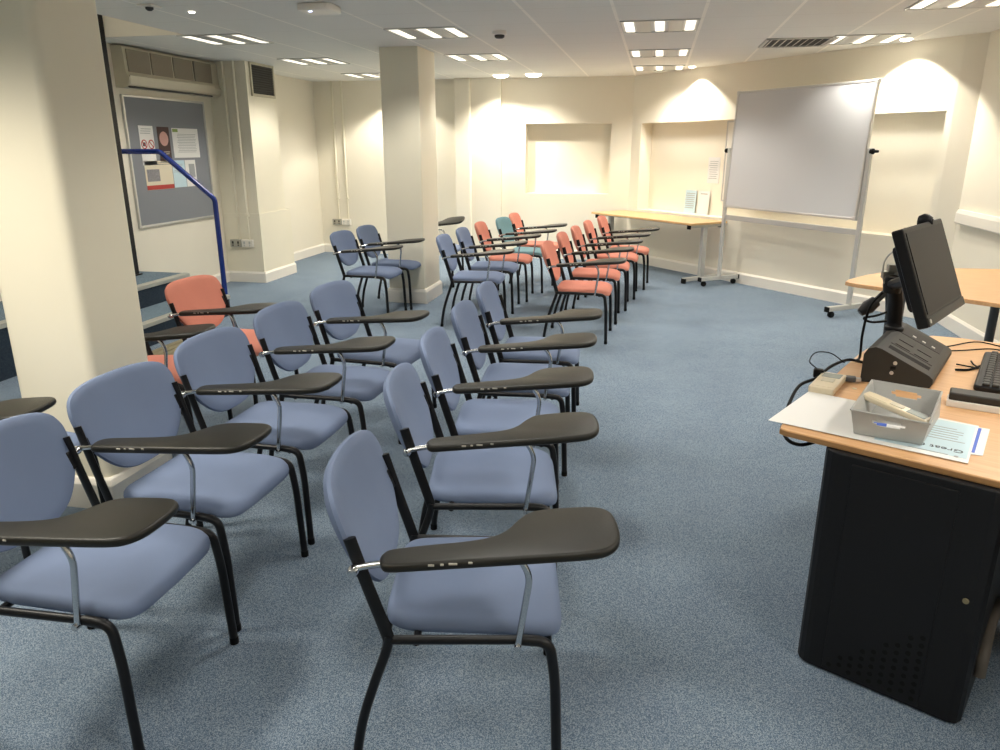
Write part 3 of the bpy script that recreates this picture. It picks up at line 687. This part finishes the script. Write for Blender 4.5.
# ------------------------------------------------------------------ beech table at right
t = thing('beech_table', 'beech trapezoid table behind the monitor by the right wall', 'table', (1.95, 5.35, 0))
q = [(1.27, 5.24), (1.285, 5.205), (1.32, 5.16), (1.98, 4.62), (2.30, 4.36), (2.60, 4.5), (2.62, 5.9), (2.55, 6.03), (2.3, 6.02), (1.95, 5.95), (1.70, 5.78), (1.48, 5.56), (1.31, 5.33)]
bm = NB(); slab(bm, [(a - 1.95, b - 5.35) for a, b in q], .695, .72, .003); obj('tabletop', bm, M['beech'], t)
for nm, (x, y) in enumerate(((2.31, 5.52), (2.35, 4.62), (1.62, 5.22))):
    bm = NB(); tube(bm, [(x - 1.95, y - 5.35, .02), (x - 1.95, y - 5.35, .695)], .028, 14); l = obj('leg', bm, M['greyd'], t, True)
    bm = NB(); lathe(bm, [(.031, 0), (.033, .003), (.031, .025), (.028, .027)], (x - 1.95, y - 5.35, 0), n=14); obj('foot_cap', bm, M['rubber'], l, True)
    bm = NB(); lathe(bm, [(.05, .685), (.05, .694)], (x - 1.95, y - 5.35, 0), n=16); obj('mount_plate', bm, M['greyd'], l)
bm = NB(); prof = [(0, -.06), (-.042, -.06), (-.05, -.05), (-.05, .03), (-.035, .06), (0, .06)]
loft(bm, [[(XR + x, -1.5, .985 + z) for x, z in prof], [(XR + x, 7.40, .985 + z) for x, z in prof]])
tag(obj('cable_trunking', bm, M['white']), 'white plastic cable trunking along the right wall', 'trunking')

# ------------------------------------------------------------------ presenter desk
DA = R(-29); O = Vector((.406, 2.244)); e1 = Vector((math.cos(DA), math.sin(DA))); e2 = Vector((-e1.y, e1.x)); DZ = .75
def dk(u, v): q = O + e1 * u + e2 * v; return q
def loc2(px, py): d = Vector((px, py)) - O; return d.dot(e1), d.dot(e2)
t = desk = thing('presenter_desk', 'beech topped presenter desk on a black perforated pedestal', 'desk', (O.x, O.y, 0), DA)
pl = [(0.03, 0), (1.40, 0), (1.42, .02), (1.42, 1.63), (1.40, 1.655), (.22, 1.655), (.10, 1.62), (.0, 1.50), (-.055, 1.32), (-.065, 1.10), (-.05, .80), (-.015, .30), (-.001, .04), (.008, .008)]
bm = NB(); slab(bm, pl, DZ - .021, DZ, .004); tp = obj('desktop', bm, M['beech'], t)
bm = NB(); out = pl
n = len(out)
loft(bm, [[(a + (.0012 if a > .7 else -.0012), b + (.0012 if b > .5 else -.0012), z) for a, b in out] for z in (DZ - .018, DZ - .004)], cap=False); obj('edge_band', bm, M['edge'], tp)
# pedestal
pu, pv = loc2(.534, 2.15); pu2, pv2 = loc2(.924, 1.938)
PW = .47; PU0 = .125; PV0 = -.03 + .0
u0, u1, v0, v1 = pu - .012, pu + .452, -.024, .60
fr = [(u0, v0 + .045)] + [(u0 + .045 * (1 - math.cos(R(a))), v0 + .045 * (1 - math.sin(R(a)))) for a in (20, 45, 70)] + [(u0 + .045, v0)] + [(u1 - .03, v0), (u1 - .009, v0 + .009), (u1, v0 + .03), (u1, v1), (u0, v1)]
bm = NB(); slab(bm, fr, .004, DZ - .021, .006); pd = obj('pedestal', bm, M['bplastic'], t); pd['label'] = 'black pedestal cabinet'
bm = NB(); box(bm, ((u0 + u1) / 2 - .01, v0 - .001, .36), (.27, .006, .69), bev=.002); fp = obj('front_panel', bm, M['bplastic'], pd)
bm = NB()
for i in range(9):
    for j in range(i + 1):
        x = (u0 + u1) / 2 - .125 + i * .029; z = .035 + j * .026 + (.013 if i % 2 else 0)
        lathe(bm, [(.0005, -.0015), (.0075, -.0015), (.0075, .0005), (.0005, .0005)], (x, v0 - .0035, z), 'Y', 10)
obj('vent_holes', bm, M['rubber'], pd)
bm = NB(); lathe(bm, [(.008, .0), (.008, .004), (.004, .006), (.001, .006)], (u1 - .045, v0 - .006, .40), 'Y', 14); obj('lock', bm, M['olive'], pd, True)
bm = NB(); box(bm, (1.36, .8, .36), (.03, 1.5, .70), bev=.003); obj('end_panel', bm, M['bplastic'], t)
bm = NB(); tube(bm, spline([(1.32, 2.48, .022), (1.25, 2.42, .12), (1.16, 2.295, .21), (1.078, 2.19, .205), (1.012, 2.06, .17), (1.005, 2.045, .10)], 8), .018, 10)
tag(obj('cable_sleeve', bm, M['brownc'], None, True), 'brown cable sleeve looping out beside the black pedestal', 'cable')

# sloping control console
t = thing('control_console', 'black sloping control console box on the desk', 'control box', (.90, 2.78, DZ))
a1 = Vector((.228, -.045)); a2 = Vector((.225, .475)); L1 = a1.length; n1 = a1.normalized(); n2 = a2.normalized(); L2 = .50
base = Vector((.775, 2.80)) - Vector((.90, 2.78))
def cp(s, q, z): v = base + n1 * s + n2 * q; return (v.x, v.y, z)
prof = [(0, .002), (.0, .105), (.012, .128), (.035, .135), (.055, .130), (.215, .047), (.228, .035), (.230, .018), (.222, .002)]
bm = NB(); loft(bm, [[cp(s * L1 / .230, q, z) for s, z in prof] for q in (0, .004, L2 - .004, L2)]); obj('body', bm, M['gplastic'], t)
def slope(s): return .130 - (s - .055) * (.083 / .16)
def inlay(nm, s0, s1, q0, q1, h, m, par=None):
    bm = NB(); k = L1 / .230
    r = lambda hh: [cp(s0 * k, q0, slope(s0) + hh), cp(s1 * k, q0, slope(s1) + hh), cp(s1 * k, q1, slope(s1) + hh), cp(s0 * k, q1, slope(s0) + hh)]
    loft(bm, [r(-.004), r(h)]); return obj(nm, bm, M[m], t if par is None else par)
inlay('slot', .065, .205, .06, .10, .0006, 'rubber')
pl_ = inlay('button_plate', .062, .205, .13, .30, .0015, 'gplastic'); inlay('touch_strip', .062, .205, .33, .46, .0012, 'bplastic')
for i in range(2):
    for j in range(2): inlay('button', .075 + i * .065, .125 + i * .065, .145 + j * .075, .205 + j * .075, .004, 'gplastic')
for i in range(3): inlay('indicator', .10 + i * .035, .112 + i * .035, .36, .375, .003, 'alu')
for z in (.082, .045):
    bm = NB(); k = cp(.105 if z > .06 else .098, -.001, z); lathe(bm, [(.001, -.004), (.006, -.004), (.007, .001), (.001, .001)], k, 'Y', 10); obj('jack', bm, M['alu'], t, True)
bm = NB(); box(bm, cp(.10, -.001, .064), (.018, .004, .012)); obj('port', bm, M['rubber'], t)

# monitor on its arm
MW, MH = .50, .325; mc = Vector((.945, 2.745, 1.178)); myaw = R(59.6); mt = R(22)
t = thing('monitor', 'black flat screen monitor on a jointed arm above the desk', 'monitor', (1.02, 3.10, DZ))
rot = rz(myaw) @ Matrix.Rotation(-mt, 4, 'X')
mm = Matrix.Translation(mc - Vector((1.02, 3.10, DZ))) @ rot
def mobj(nm, bm, m, par, sm=None): bmesh.ops.transform(bm, matrix=mm, verts=bm.verts); return obj(nm, bm, m, par, sm)
bm = NB(); box(bm, (0, .018, 0), (MW, .036, MH), bev=.006); hs = mobj('housing', bm, M['bplastic'], t)
bm = NB(); box(bm, (0, .050, 0), (MW * .72, .04, MH * .7), bev=.016); mobj('rear_cover', bm, M['bplastic'], hs)
bm = NB(); box(bm, (0, -.0005, .012), (MW - .034, .004, MH - .058)); sc_ = mobj('screen', bm, M['screen'], hs)
bm = NB(); box(bm, (0, -.001, -MH / 2 + .0165), (MW - .006, .004, .029)); mobj('lower_bezel', bm, M['gplastic'], hs)
bm = NB(); lathe(bm, [(.001, -.002), (.007, -.002), (.007, .001), (.001, .001)], (-MW / 2 + .022, -.003, -MH / 2 + .018), 'Y', 12); mobj('badge', bm, M['alu'], hs)
# arm links
back = mm @ Vector((0, .07, -.01)); el = Vector((.90, 3.02, 1.075)) - Vector((1.02, 3.10, DZ))
bm = NB(); box(bm, (0, .075, -.01), (.12, .012, .12), bev=.003); mobj('mount_plate', bm, M['socket'], t)
bm = NB(); tube(bm, [back, el], .020, 10, .026); obj('arm_link', bm, M['bplastic'], t, True)
bm = NB(); tube(bm, [el + Vector((0, 0, .02)), Vector((-.075, .0, .25)), Vector((-.06, .02, .140))], .022, 10, .028); obj('arm_link', bm, M['bplastic'], t, True)
bm = NB(); lathe(bm, [(.001, -.03), (.03, -.03), (.034, 0), (.03, .03), (.001, .03)], el, 'Z', 16); obj('elbow', bm, M['bplastic'], t, True)
bm = NB(); lathe(bm, [(.001, .128), (.036, .128), (.036, .140), (.028, .146), (.026, .16), (.001, .16)], (-.06, .02, 0), n=18); obj('arm_base', bm, M['bplastic'], t, True)
# webcam
t = thing('webcam', 'small black webcam clipped on top of the monitor', 'webcam', mm @ Vector((.10, .034, MH / 2 - .028)) + Vector((1.02, 3.10, DZ)), myaw)
bm = NB(); lathe(bm, [(.001, -.022), (.016, -.021), (.024, -.010), (.026, .006), (.018, .022), (.001, .024)], (0, -.004, .036), 'Y', 16); obj('camera_head', bm, M['bplastic'], t, True)
bm = NB(); lathe(bm, [(.001, -.003), (.009, -.003), (.011, .002), (.001, .002)], (0, -.026, .036), 'Y', 14); obj('lens', bm, M['screen'], t, True)
bm = NB(); box(bm, (0, .006, .008), (.05, .05, .012), bev=.004); box(bm, (0, .036, -.012), (.04, .01, .05), bev=.003); tube(bm, [(0, .0, .01), (0, 0, .03)], .008, 8); tube(bm, spline([(-.02, .01, .012), (-.06, .02, .004), (-.11, .03, .012)], 5), .008, 8); obj('clip', bm, M['bplastic'], t, True)

# keyboard
t = thing('keyboard', 'black computer keyboard at the right edge of the desk', 'keyboard', (1.20, 3.0, DZ)); ka = math.atan2(3.356 - 2.764, 1.401 - 1.138)
t.location = (1.138, 2.764, DZ); t.rotation_euler = (0, 0, ka)
t.rotation_euler = (0, 0, ka)
KL = .56                                   # local x runs along the long edge nearest the monitor, keys towards -y
bm = NB(); slab(bm, rrect(KL, .20, .018, 5, KL / 2, -.10), .0, .022, .007); obj('case', bm, M['bplastic'], t, True)
kp = KL / 15.6
for r_ in range(6):
    for c_ in range(15):
        x = .024 + c_ * kp; y = -.178 + r_ * .0285
        if r_ == 0 and 3 < c_ < 9:
            if c_ == 4: bm = NB(); box(bm, (x + kp * 2, y, .026), (kp * 4.8, .022, .010), bev=.003, seg=1); obj('key', bm, M['gplastic'], t)
            continue
        bm = NB(); box(bm, (x, y, .026), (kp * .86, .0235, .010), bev=.003, seg=1); obj('key', bm, M['gplastic'], t)
# eraser
er = math.atan2(2.509 - 2.559, 1.126 - .993)
t = thing('board_rubber', 'dark topped whiteboard rubber with pale base in front of the keyboard', 'board rubber', (1.10, 2.565, DZ), er)
bm = NB(); box(bm, (0, 0, .0115), (.215, .075, .023), bev=.003); obj('felt_base', bm, M['paper'], t)
bm = NB(); box(bm, (.003, .0, .036), (.213, .070, .026), bev=.005); obj('handle', bm, M['gplastic'], t)

# papers
def sheet(label, pts, z, m, name='paper_sheet'):
    c = sum((Vector(p) for p in pts), Vector((0, 0))) / len(pts); t = thing(name, label, 'paper', (c.x, c.y, z))
    bm = NB(); slab(bm, [(p[0] - c.x, p[1] - c.y) for p in pts], 0, .0012, .0003, seg=1); obj('sheet', bm, M[m], t); return t, c
sh, shc = sheet('pale blue and white printed poster sheet under the grey basket, overhanging the desk edge', [(.388, 2.302), (.873, 2.062), (1.016, 2.378), (.569, 2.634)], DZ + .0025, 'paper', 'poster_sheet')
d1 = (Vector((.873, 2.062)) - Vector((.388, 2.302))); d1n = d1.normalized(); d2n = (Vector((1.016, 2.378)) - Vector((.873, 2.062))).normalized(); pa = math.atan2(d1n.y, d1n.x)
def on_sheet(a, b): q = Vector((.388, 2.302)) + d1n * a + d2n * b; return q
bm = NB(); q4 = [on_sheet(.30, .03), on_sheet(.535, .03), on_sheet(.535, .335), on_sheet(.31, .335)]
slab(bm, [(p.x - shc.x, p.y - shc.y) for p in q4], .0012, .0016, .0001, seg=1); bp_ = obj('blue_tint', bm, M['paperb'], sh)
bm = NB()
for k in range(6):
    a = on_sheet(.455 - .01 * (k % 3), .155 + k * .022); box(bm, (a.x - shc.x, a.y - shc.y, .002), (.13 - .02 * (k % 2), .0035, .0006), rz(pa))
a = on_sheet(.44, .032); box(bm, (a.x - shc.x, a.y - shc.y, .002), (.10, .003, .0006), rz(pa)); a = on_sheet(.51, .030); lathe(bm, [(.001, .0018), (.006, .0018), (.006, .0024), (.001, .0024)], (a.x - shc.x, a.y - shc.y, 0), n=10)
obj('text_lines', bm, M['inkg'], sh)
fc = bpy.data.curves.new('heading', 'FONT'); fc.body = 'Great t'; fc.size = .036; fc.extrude = .0003
fo = bpy.data.objects.new('heading', fc); C.objects.link(fo); dg = bpy.context.evaluated_depsgraph_get(); me = bpy.data.meshes.new_from_object(fo.evaluated_get(dg)); bpy.data.objects.remove(fo)
ho = bpy.data.objects.new('heading', me); C.objects.link(ho); me.materials.append(M['ink']); ho.parent = sh
a = on_sheet(.525, .088); ho.location = (a.x - shc.x, a.y - shc.y, .0019); ho.rotation_euler = (0, 0, pa + PI)
sh2, c2 = sheet('white sheet with a blue stripe sticking out under the poster sheet', [(.70, 2.19), (.935, 2.13), (1.04, 2.36), (.82, 2.44)], DZ + .0008, 'paper')
bm = NB(); a, b = Vector((.915, 2.150)) - c2, Vector((1.012, 2.362)) - c2; dd = (b - a).normalized(); nn = Vector((-dd.y, dd.x)) * .006
slab(bm, [tuple(a - nn * -1), tuple(b - nn * -1), tuple(b - nn), tuple(a - nn)][::-1], .0012, .0016, .0001, seg=1); obj('blue_stripe', bm, M['inkb'], sh2)

# basket, remote and pen inside
bl = [Vector((.622, 2.231)), Vector((.791, 2.171)), Vector((.925, 2.44)), Vector((.755, 2.51))]; rim = [Vector((.604, 2.226)), Vector((.792, 2.144)), Vector((.927, 2.461)), Vector((.743, 2.551))]
bc = sum(bl, Vector((0, 0))) / 4; BZ0, BZ1 = DZ + .005, DZ + .080
t = thing('storage_basket', 'small grey plastic basket with handle slots on the papers', 'basket', (bc.x, bc.y, BZ0))
def wallpanel(b0, b1, t0, t1, slot):
    bm = NB(); hgt = BZ1 - BZ0; th = .004
    P = lambda u, v: (Vector((b0.x, b0.y, 0)).lerp(Vector((b1.x, b1.y, 0)), u)).lerp(Vector((t0.x, t0.y, hgt)).lerp(Vector((t1.x, t1.y, hgt)), u), v) - Vector((bc.x, bc.y, 0))
    e = (P(1, .5) - P(0, .5)); nrm = Vector((-e.y, e.x, 0)).normalized() * th
    us = [0, .28, .34, .66, .72, 1] if slot else [0, 1]; vs = [0, .52, .60, .72, .80, 1] if slot else [0, 1]
    solid = {}
    for i in range(len(us) - 1):
        for j in range(len(vs) - 1):
            solid[i, j] = not (slot and ((1 <= i <= 3 and j == 2) or (i == 2 and 1 <= j <= 3)))
    vf = {}
    def V(i, j, k):
        if (i, j, k) not in vf: vf[i, j, k] = bm.verts.new(P(us[i], vs[j]) + nrm * k)
        return vf[i, j, k]
    for (i, j), s in solid.items():
        if not s: continue
        for k in (0, 1): bm.faces.new((V(i, j, k), V(i + 1, j, k), V(i + 1, j + 1, k), V(i, j + 1, k)))
        for (di, dj, a, b) in ((0, -1, (i, j), (i + 1, j)), (0, 1, (i, j + 1), (i + 1, j + 1)), (-1, 0, (i, j), (i, j + 1)), (1, 0, (i + 1, j), (i + 1, j + 1))):
            if not solid.get((i + di, j + dj), False): bm.faces.new((V(*a, 0), V(*b, 0), V(*b, 1), V(*a, 1)))
    return bm
for k in range(4): obj('side', wallpanel(bl[k], bl[(k + 1) % 4], rim[k], rim[(k + 1) % 4], k in (0, 2)), M['basket'], t)
bm = NB(); slab(bm, [(p.x - bc.x, p.y - bc.y) for p in bl], 0, .004, .001, seg=1); obj('bottom', bm, M['basket'], t)
bm = NB(); tube(bm, [(p.x - bc.x, p.y - bc.y, BZ1 - BZ0) for p in rim + rim[:1]], .0035, 6); obj('rim', bm, M['basket'], t, True)
def remote(name, label, L, W_, T, loc, a, pitch, yoff=0):
    t = thing(name, label, 'remote control', loc); t.rotation_euler = (0, pitch, a)
    bm = NB(); slab(bm, rrect(L, W_, .008), 0, T, .005); obj('case', bm, M['cream'], t, True)
    bm = NB(); slab(bm, rrect(L * .27, W_ * .74, .003, 3, L * .30), T - .001, T + .0012, .0005, seg=1); obj('display', bm, M['lcd'], t)
    bm = NB(); slab(bm, rrect(L * .20, W_ * .5, .004, 3, -.0), T - .001, T + .002, .0008, seg=1); obj('button', bm, M['acb'], t)
    bm = NB(); slab(bm, rrect(L * .30, W_ * .82, .004, 3, -L * .27), T - .001, T + .0015, .0008, seg=1); obj('cover', bm, M['cream'], t); return t
ra = math.atan2(2.83 - 2.59, .695 - .59)
remote('wall_remote', 'cream remote control lying on the desk left of the console', .235 * .92, .085, .024, (.645, 2.712, DZ + .0005), ra, 0)
remote('handset_remote', 'cream remote control lying diagonally in the grey basket', .205, .048, .018, (.765, 2.35, BZ0 + .040), R(-40), R(10))
t = thing('marker_pen', 'blue capped white marker pen seen in the front slot of the basket', 'pen', (.740, 2.262, BZ0 + .0145), R(-20))
bm = NB(); tube(bm, [(-.02, 0, 0), (.06, 0, 0)], .009, 10); obj('barrel', bm, M['paper'], t, True)
bm = NB(); tube(bm, [(-.055, 0, 0), (-.02, 0, 0)], [.008, .0095], 10); obj('cap', bm, M['inkb'], t, True)
t = thing('adhesive_dot', 'tiny pale dot lying on the desk beside the console', 'dot', (.735, 2.705, DZ))
bm = NB(); lathe(bm, [(.008, 0), (.008, .002), (.004, .003), (.001, .003)], n=12); obj('disc', bm, M['cream'], t)

# cables
def cable(name, label, pts, r, m='rubber', extra=None):
    bm = NB(); tube(bm, spline(pts, 8), r, 8)
    if extra: extra(bm)
    return tag(obj(name, bm, M[m], None, True), label, 'cable')
cable('video_cable', 'thick black cable hanging over the left edge of the desk', [(.84, 3.03, DZ + .012), (.80, 3.06, DZ + .012), (.755, 3.02, DZ + .012), (.69, 2.92, DZ + .012), (.62, 2.78, DZ + .010), (.545, 2.68, DZ + .008), (.492, 2.55, DZ - .02), (.458, 2.42, DZ - .05), (.455, 2.33, DZ - .065), (.49, 2.285, DZ - .065), (.55, 2.30, DZ - .05)], .0058)
t = thing('cable_plug', 'grey and black video plug lying beside the console', 'plug', (.735, 2.79, DZ), R(-10))
bm = NB(); box(bm, (0, 0, .012), (.045, .030, .018), bev=.004); obj('plug_body', bm, M['greyd'], t)
bm = NB(); box(bm, (.030, 0, .012), (.018, .022, .010)); obj('contacts', bm, M['alu'], t)
bm = NB(); tube(bm, spline([(-.02, 0, .012), (-.05, .0, .012), (-.09, .010, .014)], 6), .006, 8); obj('lead', bm, M['greyd'], t, True)
bm = NB(); box(bm, (-.105, .012, .018), (.036, .032, .032), bev=.006); obj('ferrite', bm, M['rubber'], t)
cable('thin_lead', 'thin dark lead looping off the left edge of the desk', [(.755, 2.96, DZ + .025), (.71, 3.00, DZ + .05), (.65, 2.98, DZ + .055), (.615, 2.90, DZ + .04), (.63, 2.84, DZ + .03)], .0022)
cable('lead', 'black lead curving from the console towards the keyboard, nearest one', [(1.20, 3.10, DZ + .006), (1.26, 3.06, DZ + .006), (1.265, 3.11, DZ + .006), (1.275, 3.16, DZ + .006)], .003)
cable('lead', 'black lead running along the back of the desk to the right', [(1.16, 3.32, DZ + .006), (1.28, 3.40, DZ + .006), (1.42, 3.50, DZ + .006), (1.50, 3.42, DZ + .006)], .003)
cable('lead', 'black lead in the middle of the loose leads behind the keyboard', [(1.17, 3.29, DZ + .006), (1.30, 3.33, DZ + .006), (1.42, 3.38, DZ + .006), (1.47, 3.36, DZ + .006)], .003)
cable('lead', 'thicker short black lead left of the keyboard', [(1.17, 3.02, DZ + .005), (1.22, 3.03, DZ + .005), (1.29, 3.10, DZ + .005)], .0045)
cable('lead', 'thin grey lead hanging behind the monitor', [(.885, 2.98, 1.22), (.855, 3.0, 1.17), (.86, 3.01, 1.10), (.89, 3.02, 1.05)], .003, 'grey')
cable('lead', 'black lead looped between the monitor arm and the lamp', [(1.0, 3.28, .93), (.93, 3.26, .905), (.885, 3.27, .89), (.92, 3.28, .872), (1.0, 3.29, .88)], .005)
cable('lead', 'black lead dropping from the arm elbow down behind the console', [(.88, 3.05, 1.04), (.855, 3.10, .97), (.85, 3.13, .86), (.85, 3.12, .765), (.83, 3.08, .756)], .005)
# plugs and splitter box hanging behind the monitor
t = thing('cable_bundle', 'tangle of grey plugs strapped behind the monitor arm', 'plugs', (.905, 3.045, 1.085))
for k, (dx, dz) in enumerate(((.0, .05), (.03, .03), (-.01, .02), (.04, .0))):
    bm = NB(); box(bm, (dx, .0 + k * .012, dz), (.05, .03, .028), bev=.004); obj('plug', bm, M['socket'] if k % 2 == 0 else M['grey'], t)
# desk microphone / lamp arm at left of the monitor
t = thing('desk_lamp', 'black jointed desk lamp with a drooping head behind the console', 'lamp', (1.0, 3.32, DZ))
bm = NB(); lathe(bm, [(.001, 0), (.035, 0), (.035, .012), (.012, .02), (.001, .02)], n=18); obj('base', bm, M['greyd'], t, True)
bm = NB(); tube(bm, [(0, 0, .015), (.0, .02, .15), (-.01, .04, .25)], .016, 10); obj('lower_arm', bm, M['greyd'], t, True)
bm = NB(); tube(bm, [(-.01, .04, .25), (-.04, .03, .22), (-.06, .02, .20)], .014, 10); obj('upper_arm', bm, M['bplastic'], t, True)
bm = NB(); tube(bm, [(-.06, .02, .20), (-.09, .01, .175), (-.12, .005, .15)], [.024, .030, .016], 12); obj('lamp_head', bm, M['bplastic'], t, True)
bm = NB(); lathe(bm, [(.018, .17), (.020, .18), (.018, .20)], (.008, .02, 0), n=12); obj('cable_tie', bm, M['tealp'], t, True)
